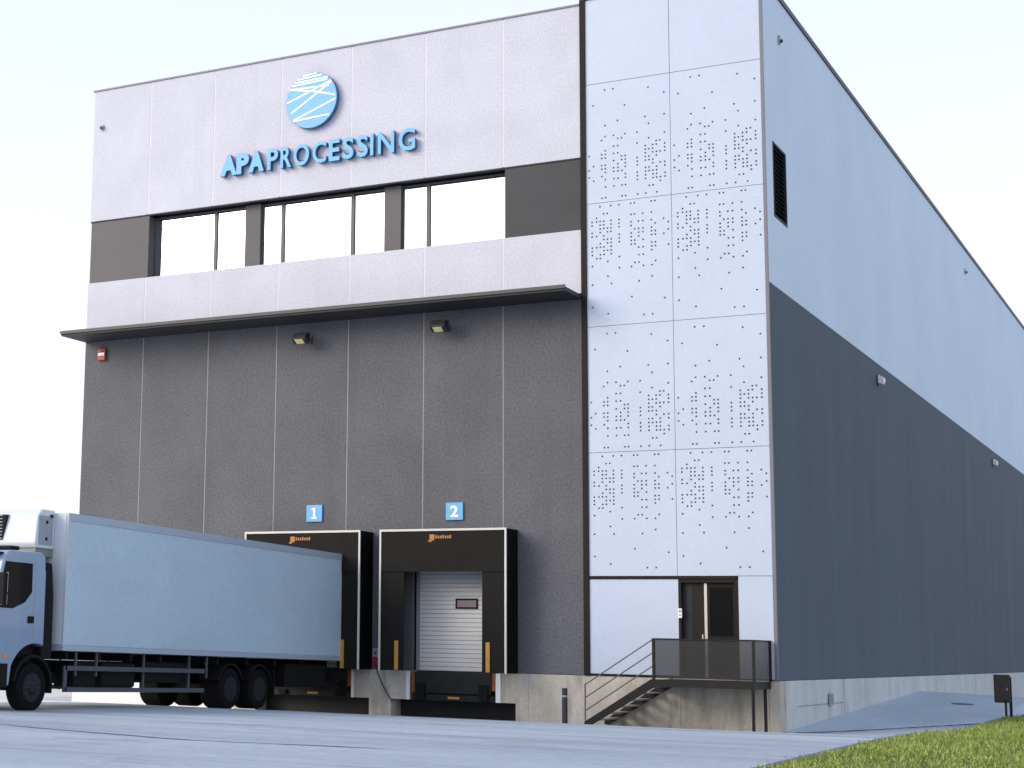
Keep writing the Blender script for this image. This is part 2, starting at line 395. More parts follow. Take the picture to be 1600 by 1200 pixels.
# tower trims
box('tower_trim', -4.962, -4.812, -0.07, 0.14, ZPL+.01, ZR+.1, 'brown_trim', W)
box('corner_profile', -0.074, 0.004, -0.05, 0.02, ZPL+.01, ZR-.04, 'corner_profile', W)
box('tower_coping', -4.96, 0.05, -0.08, 0.3, ZR+.1, ZR+.16, 'coping', W)
box('door_head_trim', -4.81, -0.955, -0.055, 0.10, 3.745, 3.812, 'brown_trim', W)
TX = [(-4.81, -2.478), (-2.466, -0.078)]
TZ = [3.819, 7.055, 10.43, 13.81, 17.155, ZR+.1]
U = dict(A=.066, B=.120, C=.163, D=.206, E=.25, F=.292, G=.388, H=.53, I=.572, J=.617, K=.668, L=.768, M=.811, N=.91, O=.962)
PAT = dict(A=[32.7, 38.8, 47.2, 53.3, 73.5, 79.6, 85.2, 100, 134.8, 168.8], B=[21.2, 27, 32.9, 53.5, 73.7, 92.4], C=[6.3, 27.1, 33, 39.1, 43.8+1, 51, 65.3, 73.8, 85.5, 91.6],
 D=[20.5, 27.3, 33.2, 39.1, 53.6, 59.5, 73.1, 80.1, 85.7], E=[19.8, 39.3, 45.1, 59.7, 65.7, 80.3, 98.5, 121.4, 183], F=[7.1, 27.6, 33.5, 39.4, 45.2, 59.8, 65.8, 71.7, 80.4, 86, 134],
 G=[7.2, 28, 33.9, 39.8, 54, 60, 66.2, 92.5, 105], H=[6.4, 25.9, 33, 40.4, 52.1, 60.8, 66.9, 72.7, 105.3, 155.6], I=[6.5, 26, 46.3, 67, 72.8, 99.3],
 J=[33, 46.5, 52.4, 60, 78.9, 87.3, 99.5, 134.7], K=[26.4, 33.5, 46.7, 52.6, 67.4, 79.1, 87.5, 105, 183.6], L=[6.2, 26.8, 38.4, 47.1, 53, 60, 73.6, 79.5, 87.0, 106, 128.6, 184],
 M=[6.3, 40, 53.1, 58.9, 73.7, 79.6, 100.2], N=[33, 59.3, 163.3], O=[39.1, 53.7, 80.2])
def perforated(flip):
    """1x1-unit sheet rows are snapped to a common pitch; holes are real openings."""
    pw, ph = 2.35, 3.36; hs = .043; pitch = ph*6.0/199
    cols = sorted(((1-U[c]) if flip else U[c], c) for c in U)
    holes = set()
    for ci, (uu, c) in enumerate(cols):
        for v in PAT[c]:
            r = round(v/6.0); r = r if not flip else 33-r
            holes.add((ci, r))
    xe = [0]; 
    for uu, c in cols: xe += [uu*pw-hs/2, uu*pw+hs/2]
    xe.append(pw)
    ze = [0]
    for r in range(1, 33): ze += [ph-r*pitch-hs/2, ph-r*pitch+hs/2] if False else []
    rows_ = [(ph - r*pitch) for r in range(32, 0, -1)]
    for zc in rows_: ze += [zc-hs/2, zc+hs/2]
    ze.append(ph)
    bm = bmesh.new(); vv = [[bm.verts.new((x, 0, z)) for x in xe] for z in ze]
    for j in range(len(ze)-1):
        for i in range(len(xe)-1):
            if i % 2 == 1 and j % 2 == 1:
                ci = i//2; r = 32-(j//2)
                if (ci, r) in holes: continue
            bm.faces.new((vv[j][i], vv[j][i+1], vv[j+1][i+1], vv[j+1][i]))
    bmesh.ops.solidify(bm, geom=list(bm.faces), thickness=.004) if False else None
    # give the sheet a thickness
    r = bmesh.ops.extrude_face_region(bm, geom=list(bm.faces))
    for v in [e for e in r['geom'] if isinstance(e, bmesh.types.BMVert)]: v.co.y += .012
    return finish(bm)
pm = [perforated(False), perforated(True)]
for me in pm: me.materials.append(MATS['white_panel'])
for ri in range(5):
    z0, z1 = TZ[ri]+.006, TZ[ri+1]-.006
    for (x0, x1) in TX:
        if ri == 4:
            box('smooth_tower_panel', x0, x1, -.030, -.010, z0, z1, 'white_panel', W, bev=.003)
        else:
            o = obj('perforated_panel', pm[ri % 2], None, W, (x0, -.030, z0)); o.scale = ((x1-x0)/2.35, 1, (z1-z0)/3.36)
box('tower_backing', -4.81, -0.06, 0.03, 0.10, 3.812, ZR+.09, 'perforation_backing', W)
box('smooth_tower_panel', -4.81, -2.455, -.030, 0.10, ZPL+.06, 3.738, 'white_panel', W, bev=.004)
box('smooth_tower_panel', -0.93, -0.078, -.030, 0.10, ZPL+.03, 3.812, 'white_panel', W, bev=.004)
box('base_trim', -4.81, -2.455, -.045, 0.10, ZPL+.01, ZPL+.055, 'brown_trim', W)
# entrance door
D = bpy.data.objects.new('entrance_door', None); COL.objects.link(D); D.parent = W; D.location = (-2.45, 0.12, ZPL)
boxes('frame', [(0, .07, -.15, .1, 0, 2.49), (1.42, 1.515, -.15, .1, 0, 2.49), (.07, 1.42, -.15, .1, 2.40, 2.49)], 'brown_trim', D)
box('side_leaf', .07, .30, -.02, .04, .02, 2.4, 'dark_lining', D)
box('door_leaf', .30, .63, -.03, .04, .02, 2.4, 'door_brown', D)
boxes('door_leaf', [(.70, .77, -.04, .04, .02, 2.4), (1.35, 1.42, -.04, .04, .02, 2.4), (.77, 1.35, -.04, .04, .02, .14), (.77, 1.35, -.04, .04, 2.28, 2.4), (.77, 1.35, -.04, .04, 1.00, 1.06)], 'brown_trim', D)
box('door_pane', .77, 1.35, -.012, .012, .14, 1.0, 'dark_glass', D); box('door_pane', .77, 1.35, -.012, .012, 1.06, 2.28, 'dark_glass', D)
box('meeting_stile', .63, .70, -.06, .04, .02, 2.38, 'steel', D)
box('door_handle', .57, .60, -.10, -.03, .98, 1.10, 'steel', D)
# side wall
Y = 0.03; k = 0
SW0, SW1 = 0.72, 2.12
ys_ = [0.03] + [2.4*(i+1) for i in range(33)]
def slab(name, y0, y1, z0, z1, m): return box(name, -0.14, 0.0, y0, y1, z0, z1, m, W)
for i in range(33):
    a, b = ys_[i]+(.003 if i else 0), ys_[i+1]-.003
    if i == 0:
        prism('side_light_panel', [(a, ZSIDE), (b, ZSIDE), (b, 19.36), (a, 19.36), (a, 15.15), (SW1, 15.15), (SW1, 13.13), (SW0, 13.13), (SW0, 15.15), (a, 15.15-.0005)], -.14, 0, 'x', 'side_light', W) if False else None
        slab('side_light_panel', a, b, 15.15, 19.36, 'side_light'); slab('side_light_panel', a, b, ZSIDE+.002, 13.13, 'side_light')
        slab('side_light_panel', a, SW0, 13.13, 15.15, 'side_light'); slab('side_light_panel', SW1, b, 13.13, 15.15, 'side_light')
    else:
        slab('side_light_panel', a, b, ZSIDE+.002, 19.36, 'side_light')
    slab('side_dark_panel', a, b, ZPL+.012, ZSIDE-.002, 'side_dark')
box('side_joint_backing', -.19, -.012, 0.2, 82, 15.2, 19.34, 'sidel_joint', W)
box('side_joint_backing', -.19, -.012, 2.2, 82, 11.3, 15.2, 'sidel_joint', W)
box('side_joint_backing', -.19, -.012, 0.2, 82, 1.3, 11.25, 'sided_joint', W)
box('side_coping', -.25, .045, .3, 82.05, 19.36, 19.50, 'coping', W)
sw = bpy.data.objects.new('side_window', None); COL.objects.link(sw); sw.parent = W; sw.location = (0, SW0, 13.13)
boxes('frame', [(-.16, .012, 0, .06, 0, 2.02), (-.16, .012, 1.34, 1.40, 0, 2.02), (-.16, .012, .06, 1.34, 0, .06), (-.16, .012, .06, 1.34, 1.96, 2.02)], 'dark_lining', sw)
for i in range(16):
    z = .09+i*.118; prism('louvre', [(-.13, z+.10), (-.12, z+.105), (-.02, z+.03), (-.03, z+.02)], .06, 1.34, 'y', 'dark_lining', sw).location = (0, 0, 0)
box('shade_back', -.18, -.14, .06, 1.34, .06, 1.96, 'dark_lining', sw)
# plinth
def plinth(poly, y1=2.4): return prism('plinth_block', poly, -0.02, y1, 'y', 'plinth', W)
zt, zs, zb = ZPL, .475, -.4
plinth([(-15.6, zb), (-14.9, zb), (-14.9, zs), (-14.31, zs), (-14.31, zt), (-15.6, zt)])
prism('plinth_block', [(-21.47, zb), (-15.608, zb), (-15.608, zt), (-21.47, zt)], -0.02, 2.4, 'y', 'plinth_sunlit', W)
plinth([(-11.73, zs), (-11.23, zs), (-11.23, zb), (-10.56, zb), (-10.56, zs), (-9.97, zs), (-9.97, zt), (-11.73, zt)])
plinth([(-7.39, zs), (-6.88, zs), (-6.88, zb), (-6.53, zb), (-6.53, zt), (-7.39, zt)])
plinth([(-6.522, zb), (-4.95, zb), (-4.95, zt), (-6.522, zt)])
plinth([(-4.942, zb), (-2.45, zb), (-2.45, zt), (-4.942, zt)])
plinth([(-2.442, zb), (-0.24, zb), (-0.24, zt), (-2.442, zt)])
plinth([(-0.232, zb), (0.03, zb), (0.03, zt), (-0.232, zt)], .55)
for p in [(-10.035, -9.972), (-7.39, -7.30)]:
    box('edge_plate', p[0]-.05, p[1]+.0, -.045, -.022, .475, 1.24, 'paint_white', W)
box('edge_plate', -11.78, -11.70, -.045, -.022, .475, 1.24, 'paint_white', W)
box('pit_back', -15.2, -6.8, 2.42, 2.5, -.3, 1.25, 'pit_dark', W)
box('pit_roof', -15.2, -6.8, .3, 2.42, .9, 1.2, 'pit_dark', W)
ypl = [.56, 1.55, 3.3, 7.2, 8.4] + [8.4+3.6*i for i in range(1, 21)]
for i in range(len(ypl)-1):
    box('side_plinth_block', -.5, .028 if i != 3 else .045, ypl[i]+.006, ypl[i+1]-.006, -.4, ZPL, 'plinth_side', W)
# thin dark strip drawn for the crack in the side plinth
box('plinth_crack', .028, .04, 1.7, 7.1, .605, .618, 'plinth_crack_dark', W)

# dock doors (part of the building)
def dock_door(xc):
    dd = bpy.data.objects.new('dock_door', None); COL.objects.link(dd); dd.parent = W; dd.location = (xc, 0.46, ZPL)
    n = 24; h = 2.88/n
    for i in range(n):
        prism('door_slat', [(-.03, i*h+.006), (-.045, i*h+.02), (-.045, (i+1)*h-.012), (-.03, (i+1)*h-.002), (.02, (i+1)*h-.002), (.02, i*h+.006)], -1.22, 1.22, 'x', 'door_white', dd)
    box('slat_backing', -1.22, 1.22, -.02, .03, 0, 2.9, 'door_joint', dd)
    fw = bpy.data.objects.new('door_window', None); COL.objects.link(fw); fw.parent = dd; fw.location = (.20, -.05, 1.70)
    boxes('frame', [(-.33, .33, -.02, 0, 0, .045), (-.33, .33, -.02, 0, .235, .28), (-.33, -.285, -.02, 0, .045, .235), (.285, .33, -.02, 0, .045, .235)], 'brown_trim', fw)
    box('pane', -.285, .285, -.008, .0, .045, .235, 'door_window', fw)
    box('door_track', -1.30, -1.21, -.10, .02, 0, 2.9, 'grey_box', dd); box('door_track', 1.21, 1.30, -.10, .02, 0, 2.9, 'grey_box', dd)
    return dd
dock_door(-8.68); dock_door(-13.02)

# ------------------------------------------------------------------ dock shelters
def text_mesh(s, depth=0.0, off=0.0):
    c = bpy.data.curves.new('t', 'FONT'); c.body = s; c.extrude = depth; c.offset = off; c.resolution_u = 4
    o = bpy.data.objects.new('t', c); COL.objects.link(o)
    dg = bpy.context.evaluated_depsgraph_get(); dg.update()
    me = bpy.data.meshes.new_from_object(o.evaluated_get(dg)); bpy.data.objects.remove(o); return me
def fit_letter(name, ch, x0, x1, y, z0, z1, depth, m, parent, off=0.0, shear=0.0):
    me = text_mesh(ch, 0.2, off); co = [v.co.copy() for v in me.vertices]
    ax0, ax1 = min(c.x for c in co), max(c.x for c in co); ay0, ay1 = min(c.y for c in co), max(c.y for c in co)
    az0, az1 = min(c.z for c in co), max(c.z for c in co)
    for v, c in zip(me.vertices, co):
        t = (c.y-ay0)/(ay1-ay0)
        v.co = (x0+(c.x-ax0)/(ax1-ax0)*(x1-x0), y - (c.z-az0)/(az1-az0)*depth, z0+t*(z1-z0))
    me.flip_normals() if False else None
    me.materials.clear(); me.materials.append(MATS[m])
    return obj(name, me, None, parent)
def shelter(xc, label):
    S = thing('dock_shelter', label, 'dock shelter', (xc, 0, ZPL), 'loading dock shelters')
    w, d, h, e = 1.86, .80, 3.80, .055
    for s in (-1, 1):
        box('side_wall', s*w if s < 0 else w-.06, -w+.06 if s < 0 else w, -d, -.002, 0, h-.06, 'shelter_side', S)
    box('top_wall', -w, w, -d, -.002, h-.06, h, 'shelter_side', S)
    prism('head_curtain', [(-w+e, 2.66), (w-e, 2.66), (w-e, h-e), (-w+e, h-e)], -d-.012, -d+.012, 'y', 'shelter_black', S)
    box('side_curtain', -w+e, -1.135, -d+.014, -d+.034, 0.005, 2.72, 'shelter_black', S)
    box('side_curtain', 1.165, w-e, -d+.014, -d+.034, 0.005, 2.72, 'shelter_black', S)
    fr = boxes('edge_trim', [(-w-.01, w+.01, -d-.03, -d+.01, h-.045, h+.012), (-w-.01, -w+.04, -d-.03, -d+.01, 0, h-.045), (w-.04, w+.01, -d-.03, -d+.01, 0, h-.045)], 'alu_edge', S)
    for x in (-1.34, 1.335):
        box('guide_strip', x-.055, x+.055, -d-.012, -d+.012, .02, .80, 'guide_orange', S)
    # small orange maker's mark: a cube sign and a short line of unreadable lettering
    mk = boxes('maker_mark', [(-.36, -.22, -d-.018, -d-.013, 3.50, 3.66), (-.40, -.30, -d-.018, -d-.013, 3.46, 3.51)], 'logo_orange', S)
    boxes('mark_lettering', [(-.19+i*.07, -.145+i*.07, -d-.018, -d-.013, 3.55, 3.55+(.075 if i % 3 else .09)) for i in range(7)], 'logo_orange', S)
    return S
shelter(-13.02, 'black padded dock shelter marked by the blue number 1, truck backed into it')
shelter(-8.68, 'black padded dock shelter under the blue number 2, white door showing inside')
# dock levellers
def leveller(xc, label):
    L = thing('dock_leveller', label, 'dock leveller', (xc, 0, .475), 'dock levellers')
    box('platform', -1.24, 1.24, -.01, 2.2, .66, .76, 'leveller_steel', L)
    box('lip', -1.12, 1.12, -.09, -.012, .20, .76, 'leveller_steel', L)
    box('front_beam', -1.22, 1.22, -.06, .06, .0, .16, 'leveller_steel', L)
    box('bumper', -1.05, -.80, -.16, -.092, .03, .45, 'black_rubber', L); box('bumper', .80, 1.05, -.16, -.092, .03, .45, 'black_rubber', L)
    box('hazard_plate', -1.24, -1.13, -.05, -.015, .22, .745, 'hazard_orange', L)
    box('hazard_plate', 1.13, 1.24, -.05, -.015, .30, .745, 'hazard_orange', L)
    box('reflector', -.14, .20, -.075, -.062, .05, .11, 'guide_orange', L)
    return L
leveller(-8.68, 'black steel dock leveller with orange side plates below the white dock door')
leveller(-13.02, 'black steel dock leveller behind the rear of the parked truck')

# ------------------------------------------------------------------ signs
sg = thing('lettering_sign', 'raised blue company lettering reading APAPROCESSING on the light front wall', 'sign', (-13.3, 0, 16.0))
LX = [(-16.47, -15.87), (-15.89, -15.45), (-15.46, -14.92), (-14.80, -14.43), (-14.34, -13.97), (-13.89, -13.36), (-13.24, -12.78), (-12.69, -12.33), (-12.23, -11.87), (-11.76, -11.40), (-11.32, -11.22), (-11.07, -10.55), (-10.40, -9.88)]
for i, ch in enumerate('APAPROCESSING'):
    bold = i < 3; x0, x1 = LX[i]
    o = fit_letter('letter', ch, x0+13.3, x1+13.3, -.03, -.01, .65, .15, 'sign_blue', sg, .060 if bold else (.026 if x1-x0 < .4 else .016))
    o.data.materials.append(MATS['sign_side_shaded'])
    for p in o.data.polygons:
        if abs(p.normal.y) < .5: p.material_index = 1  # side faces get the painted shade
boxes('fixing_rail', [(-3.2, 3.3, -.025, -.002, .20, .23)], 'light_concrete', sg)
gl = thing('globe_sign', 'round blue globe logo disc crossed by white lines above the lettering', 'sign', (-13.31, 0, 17.96))
R_ = .865
lathe('disc_rim', [(R_-.02, -.02), (R_, -.04), (R_, -.172), (R_-.004, -.176)], 'y', 'sign_side_shaded', gl, 64)
lathe('disc', [(R_-.006, -.1765), (R_-.012, -.186)], 'y', 'sign_blue', gl, 64)
SL = [(-.71, -.64, .95, -.07), (-.79, -.37, .78, .56), (-.96, .02, .78, .60), (-.9, .50, .15, .29), (.15, .29, .93, .06), (-.73, -.67, .70, -.60), (-.83, .60, .62, .66), (-.66, .70, .66, .74), (-.55, .80, .40, .86), (-.9, .49, .70, .42), (-.35, .90, .2, .945)]
for li, (a, b, c, d_) in enumerate(SL):
    p, q = Vector((a*R_, b*R_)), Vector((c*R_, d_*R_))
    # clip to the disc
    dv = (q-p).normalized(); lim = R_-.02
    def clip(pt, sgn):
        while pt.length > lim: pt = pt - dv*sgn*.005
        return pt
    p = clip(p, -1); q = clip(q, 1); nv = Vector((-dv.y, dv.x))*.026
    prism('globe_line', [tuple(p-nv), tuple(q-nv), tuple(q+nv), tuple(p+nv)], -.1885-.0012*li, -.1862, 'y', 'sign_white', gl)
for xc, ch, z in ((-13.05, '1', 5.625), (-8.66, '2', 5.595)):
    ns = thing('dock_number_sign', 'square blue sign with the white numeral one above the dock with the truck' if ch == '1' else 'square blue sign with the white numeral two above the open white dock door', 'number sign', (xc, 0, z), 'dock number signs')
    box('sign_plate', -.255, .255, -.05, -.004, -.24, .24, 'sign_blue', ns, bev=.004)
    if ch == '1': prism('numeral', [(-.085, -.16), (.095, -.16), (.095, -.105), (.04, -.105), (.04, .16), (-.02, .16), (-.085, .135), (-.085, .085), (-.03, .10), (-.03, -.105), (-.085, -.105)], -.058, -.052, 'y', 'sign_white', ns)
    else: fit_letter('numeral', ch, -.12, .12, -.052, -.16, .16, .006, 'sign_white', ns, .03)

# ------------------------------------------------------------------ wall fittings
def floodlight(x, z, label):
    f = thing('floodlight', label, 'floodlight', (x, 0, z), 'floodlights under the canopy')
    box('wall_plate', -.12, .12, -.03, -.003, -.12, .12, 'lamp_body', f)
    tubes('bracket_arm', [((0, -.02, 0), (.0, -.38, .10)), ((-.24, -.38, .10), (.24, -.38, .10)), ((-.24, -.38, .10), (-.24, -.50, .0)), ((.24, -.38, .10), (.24, -.50, .0))], .022, 'lamp_body', f)
    prism('lamp_housing', [(-.66, -.06), (-.44, -.20), (-.33, -.05), (-.36, .10), (-.52, .14)], -.23, .23, 'x', 'lamp_body', f, bev=.015)
    prism('lens', [(-.640, -.095), (-.484, -.193), (-.477, -.183), (-.633, -.085)], -.13, .13, 'x', 'lamp_lens', f)
    return f
floodlight(-13.35, 10.72, 'small floodlight under the left half of the dark canopy')
floodlight(-8.95, 10.74, 'small floodlight under the canopy, directly above dock sign 2')
al = thing('alarm_box', 'small red alarm box below the left end of the canopy', 'alarm', (-20.77, 0, 10.78))
box('case', -.15, .15, -.11, -.003, -.19, .19, 'alarm_red', al, bev=.02)
box('label_plate', -.12, .12, -.118, -.111, -.04, .05, 'sign_white', al)
box('strobe', -.07, .07, -.14, -.111, .08, .14, 'alarm_red', al, bev=.01)
for (x, y, z, lab) in ((-21.12, 0, 18.24, 'tiny dark roof bracket near the top left corner of the front wall'),):
    b = thing('wall_bracket', lab, 'bracket', (x, y, z)); box('plate', -.06, .06, -.06, -.003, -.07, .07, 'grey_box', b); box('hook', -.03, .03, -.12, -.061, -.05, .02, 'lamp_body', b)
for (y, z, lab) in ((1.66, 18.2, 'tiny dark bracket high on the side wall near the tower corner'), (33.9, 18.36, 'tiny dark bracket far along the top of the side wall')):
    b = thing('wall_bracket', lab, 'bracket', (0, y, z)); box('plate', .003, .05, -.05, .05, -.12, .12, 'grey_box', b); box('hook', .051, .12, -.03, .03, -.08, .0, 'lamp_body', b)
for (y, lab) in ((13.75, 'white wall lamp on the dark side wall, nearer the tower'), (40.0, 'white wall lamp on the dark side wall, farther from the tower')):
    l = thing('wall_lamp', lab, 'wall lamp', (0, y, 10.7), 'wall lamps on the side')
    k = 1.0 if y < 20 else 1.15; l.scale = (.62, .8, .72)
    box('back_plate', .003, .06, -.16*k, .16*k, -.24, .24, 'lamp_body', l)
    prism('shade', [(.061, .24), (.34, .10), (.36, -.06), (.30, -.20), (.061, -.16)], -.18*k, .18*k, 'y', 'lamp_white', l, bev=.02)
v = thing('wall_vent', 'small dark grey vent box on the side concrete plinth', 'vent', (.045, 5.35, .73))
box('case', .0, .06, -.20, .20, -.16, .16, 'grey_box', v, bev=.01)
boxes('slat', [(.061, .066, -.14, .14, -.10+i*.06, -.085+i*.06) for i in range(4)], 'lamp_body', v)
ic = thing('intercom', 'small white intercom beside the dark entrance door', 'intercom', (-2.41, -.035, 2.88))
box('case', -.05, .05, -.03, -.002, -.12, .12, 'paint_white', ic, bev=.006); box('grille', -.03, .03, -.036, -.031, .02, .08, 'grey_box', ic); box('call_button', -.015, .015, -.038, -.031, -.06, -.03, 'lamp_body', ic)
cb = thing('dock_control_box', 'grey and red dock control box between the two shelters', 'control box', (-11.0, 0, 1.62))
box('case', -.10, .10, -.10, -.003, -.02, .22, 'grey_box', cb, bev=.01); box('stop_button_case', -.10, .10, -.10, -.003, -.24, -.03, 'alarm_red', cb, bev=.01); box('button', -.03, .03, -.13, -.101, .06, .12, 'lamp_body', cb)
bm = bmesh.new(); P = [(-11.0, -.04, 1.40), (-10.98, -.05, 1.22), (-10.9, -.05, 1.05), (-10.8, -.05, .85), (-10.68, -.05, .66), (-10.57, -.05, .50), (-10.50, -.02, .40)]
for a, b in zip(P[:-1], P[1:]): tube(bm, a, b, .016, 6)
tag(obj('power_cable', finish(bm), 'lamp_body'), 'thin dark cable hanging down the concrete pier between the docks', 'cable')

# ------------------------------------------------------------------ entrance platform and stairs
ST = thing('entrance_stairs', 'dark steel platform with stairs and railings below the entrance door', 'staircase', (0, 0, 0))
XR, XL, YF, ZD = -.18, -2.62, -1.60, 1.235
XB = -4.38
gz = gh(-4.3, -1.6)
box('deck', XL, XR, YF, -.025, ZD-.05, ZD, 'stair_steel', ST)
boxes('deck_beam', [(XL, XR, YF-.03, YF-.002, ZD-.17, ZD+.01), (XR-.06, XR, YF, -.03, ZD-.17, ZD-.052), (XL, XL+.06, YF, -.03, ZD-.17, ZD-.052)], 'stair_steel', ST)
for (x, y) in ((XR-.04, YF+.03), (XR-.04, -.45)):
    tubes('support_post', [((x, y, gh(x, y)-.05), (x, y, ZD-.05))], .04, 'stair_steel', ST)
sl = (ZD-gz)/(XL-XB)
for y in (YF, -.12):
    prism('stringer', [(XB-.02, gz-.02), (XB+.10, gz-.02), (XL+.06, ZD-.16), (XL+.02, ZD+.01), (XL-.06, ZD+.01), (XB-.02, gz+.09)], y-.02, y+.02, 'y', 'stair_steel', ST)
for i in range(6):
    z = gz+(ZD-gz)*(i+1)/7; x = XB+(XL-XB)*(i+.55)/6.6
    box('tread', x-.02, x+.27, YF+.022, -.142, z-.035, z, 'tread_steel', ST)
def rails(y, hs, m='rail_steel'):
    for hgt in hs:
        tubes('stair_rail', [((XB, y, gz+hgt+.02), (XL, y, ZD+hgt))], .016, m, ST, 6)
rails(YF, (.98, .66, .34))
tubes('newel_post', [((XB, YF, gz), (XB, YF, gz+1.02))], .02, 'rail_steel', ST)
H = ZD+.98
for (x, y) in ((XL, YF), (XR, YF), (XR, -.06)):
    box('railing_post', x-.03, x+.03, y-.03, y+.03, ZD, H+.02, 'stair_steel', ST)
box('railing_post', -1.25-.02, -1.25+.02, YF-.02, YF+.02, ZD, H, 'stair_steel', ST) if False else None
boxes('top_rail', [(XL+.03, XR-.03, YF-.025, YF+.025, H-.02, H+.02), (XR-.025, XR+.025, YF+.03, -.09, H-.02, H+.02)], 'stair_steel', ST)
box('mesh_panel', XL+.03, XR-.03, YF-.004, YF+.004, ZD+.04, H-.02, 'mesh_infill', ST)
box('mesh_panel', XR-.004, XR+.004, YF+.03, -.09, ZD+.04, H-.02, 'mesh_infill', ST)
# bollard
bo = thing('bollard', 'slim black bollard with a pale ring left of the stairs', 'bollard', (-5.18, -.9, gh(-5.2, -.9)))
lathe('post', [(.07, -.05), (.07, .68), (.066, .685)], 'z', 'bollard_black', bo, 20)
lathe('ring', [(.066, .686), (.066, .735)], 'z', 'grey_box', bo, 20)
lathe('cap', [(.07, .736), (.07, .90), (.06, .915)], 'z', 'bollard_black', bo, 20)
# meter cabinet on posts at the right
zc = gh(3.85, 10)
sp = thing('post_cabinet', 'dark brown box on two posts at the lawn edge on the right', 'cabinet', (3.86, 9.8, zc))
box('case', -.24, .17, -.14, .14, .50, 1.28, 'post_brown', sp, bev=.012)
box('door', -.21, .14, -.152, -.141, .54, 1.24, 'post_brown', sp)
box('post', .03, .085, -.16, -.10, -.1, .60, 'stair_steel', sp)
box('post', .13, .20, .02, .10, -.1, 1.22, 'stair_steel', sp)
box('door_latch', .09, .12, -.165, -.153, .84, .92, 'grey_box', sp)

# manhole on the ramp
mh = lathe('manhole_cover', [(.33, -.01), (.33, .02), (.31, .024)], 'z', 'crack', None, 28, (2.15, 13.9, rampz(2.15, 13.9)+.004)); mh.rotation_euler = (math.atan(.0395), math.atan(.031), 0)
tag(mh, 'round dark manhole cover in the ramp beside the side wall', 'manhole')

# ------------------------------------------------------------------ truck
TY = -5.75
T = thing('refrigerated_truck', 'white refrigerated box truck backed up to loading dock 1', 'truck', (-13.0, TY, gh(-13, TY)))
T.rotation_euler = (-0.0157, 0, 0)
Bf, Br, Bz0, Bz1, Bw = -7.65, 5.25, 1.28, 4.20, 1.28
cargo = box('cargo_box', -Bw+.012, Bw-.012, Bf+.012, Br-.01, Bz0+.12, Bz1-.02, 'truck_box', T, bev=.006)
box('bottom_rail', -Bw, Bw, Bf, Br, Bz0, Bz0+.118, 'truck_rail', cargo)
for s in (-1, 1):
    xa, xb = (s*(Bw-.06), s*Bw) if s > 0 else (-Bw, -Bw+.06)
    boxes('roof_rail', [(xa, xb+.004*s if s > 0 else xb, Bf, Br, Bz1-.15, Bz1+.012)], 'truck_rail', cargo)
    box('corner_post', xa, xb, Bf-.004, Bf+.10, Bz0+.12, Bz1-.15, 'truck_white', cargo)
    box('corner_post', xa, xb, Br-.10, Br+.004, Bz0+.12, Bz1-.15, 'truck_rail', cargo)
box('front_wall', -Bw+.062, Bw-.062, Bf-.012, Bf+.01, Bz0+.13, Bz1-.02, 'reefer_white', cargo)
box('roof', -Bw+.062, Bw-.062, Bf, Br, Bz1-.018, Bz1+.006, 'truck_white', cargo)
# refrigeration unit on the front wall
RU = bpy.data.objects.new('cooling_unit', None); COL.objects.link(RU); RU.parent = T; RU.location = (0, Bf, 0)
prism('case', [(-.012, 3.42), (-.60, 3.42), (-.66, 3.52), (-.60, 4.12), (-.46, 4.26), (-.012, 4.26)], -.95, .92, 'x', 'reefer_white', RU, bev=.03)
prism('fan_opening', [(-.78, 3.60), (.02, 3.60), (.12, 4.14), (-.78, 4.14)], -.672, -.58, 'y', 'truck_black', RU)
boxes('fan_grille', [(-.76, .02, -.690, -.674, 3.62+.07*i, 3.64+.07*i) for i in range(8)], 'reefer_grey', RU)
box('side_panel', .921, .935, -.56, -.10, 3.50, 4.12, 'reefer_grey', RU)
box('fan_housing', -.90, .90, -.62, -.02, 3.26, 3.41, 'housing_olive', RU)
box('drain_box', .60, .92, -.50, -.30, 3.20, 3.255, 'truck_black', RU)
boxes('hinge', [(.936, .95, -.34, -.28, 3.60, 3.66), (.936, .95, -.34, -.28, 3.96, 4.02), (.936, .96, -.20, -.12, 4.10, 4.16)], 'truck_black', RU)
# chassis
box('chassis_rail', .32, .42, -9.6, Br-.3, .82, 1.08, 'truck_black', T); box('chassis_rail', -.42, -.32, -9.6, Br-.3, .82, 1.08, 'truck_black', T)
for y in (-7.3, -6.1, -4.9, -3.7, -2.5, -1.2, .2, 1.6, 3.0, 4.4): box('cross_member', -1.1, 1.1, y, y+.10, 1.09, 1.27, 'truck_black', T)
box('fuel_tank', .50, 1.08, -5.9, -4.6, .50, 1.06, 'truck_black', T, bev=.08)
box('battery_box', .50, 1.05, -6.9, -6.1, .52, 1.06, 'truck_black', T, bev=.02)
box('air_tank', -1.05, -.5, -5.6, -4.2, .55, 1.0, 'truck_black', T, bev=.08)
box('tool_box', .45, 1.06, -4.3, -2.4, .62, 1.10, 'truck_black', T, bev=.02)
box('rear_box', .2, 1.10, 2.2, 4.4, .55, 1.15, 'truck_black', T, bev=.02)
for s in (-1, 1):
    x0, x1 = (1.20, 1.24) if s > 0 else (-1.24, -1.20)
    sg_ = boxes('side_guard', [(x0, x1, -7.45, -1.95, .865, .965), (x0, x1, -7.45, -1.95, .41, .51), (x0, x1, -7.50, -7.40, .41, .965)], 'guard_rail', T)
    for y in (-7.05, -6.3, -4.48, -2.58, -1.80):
        box('guard_post', x0-.03*s, x1-.03*s, y-.025, y+.025, .40 if y in (-4.48, -2.58) else .75, 1.27, 'guard_rail', sg_)
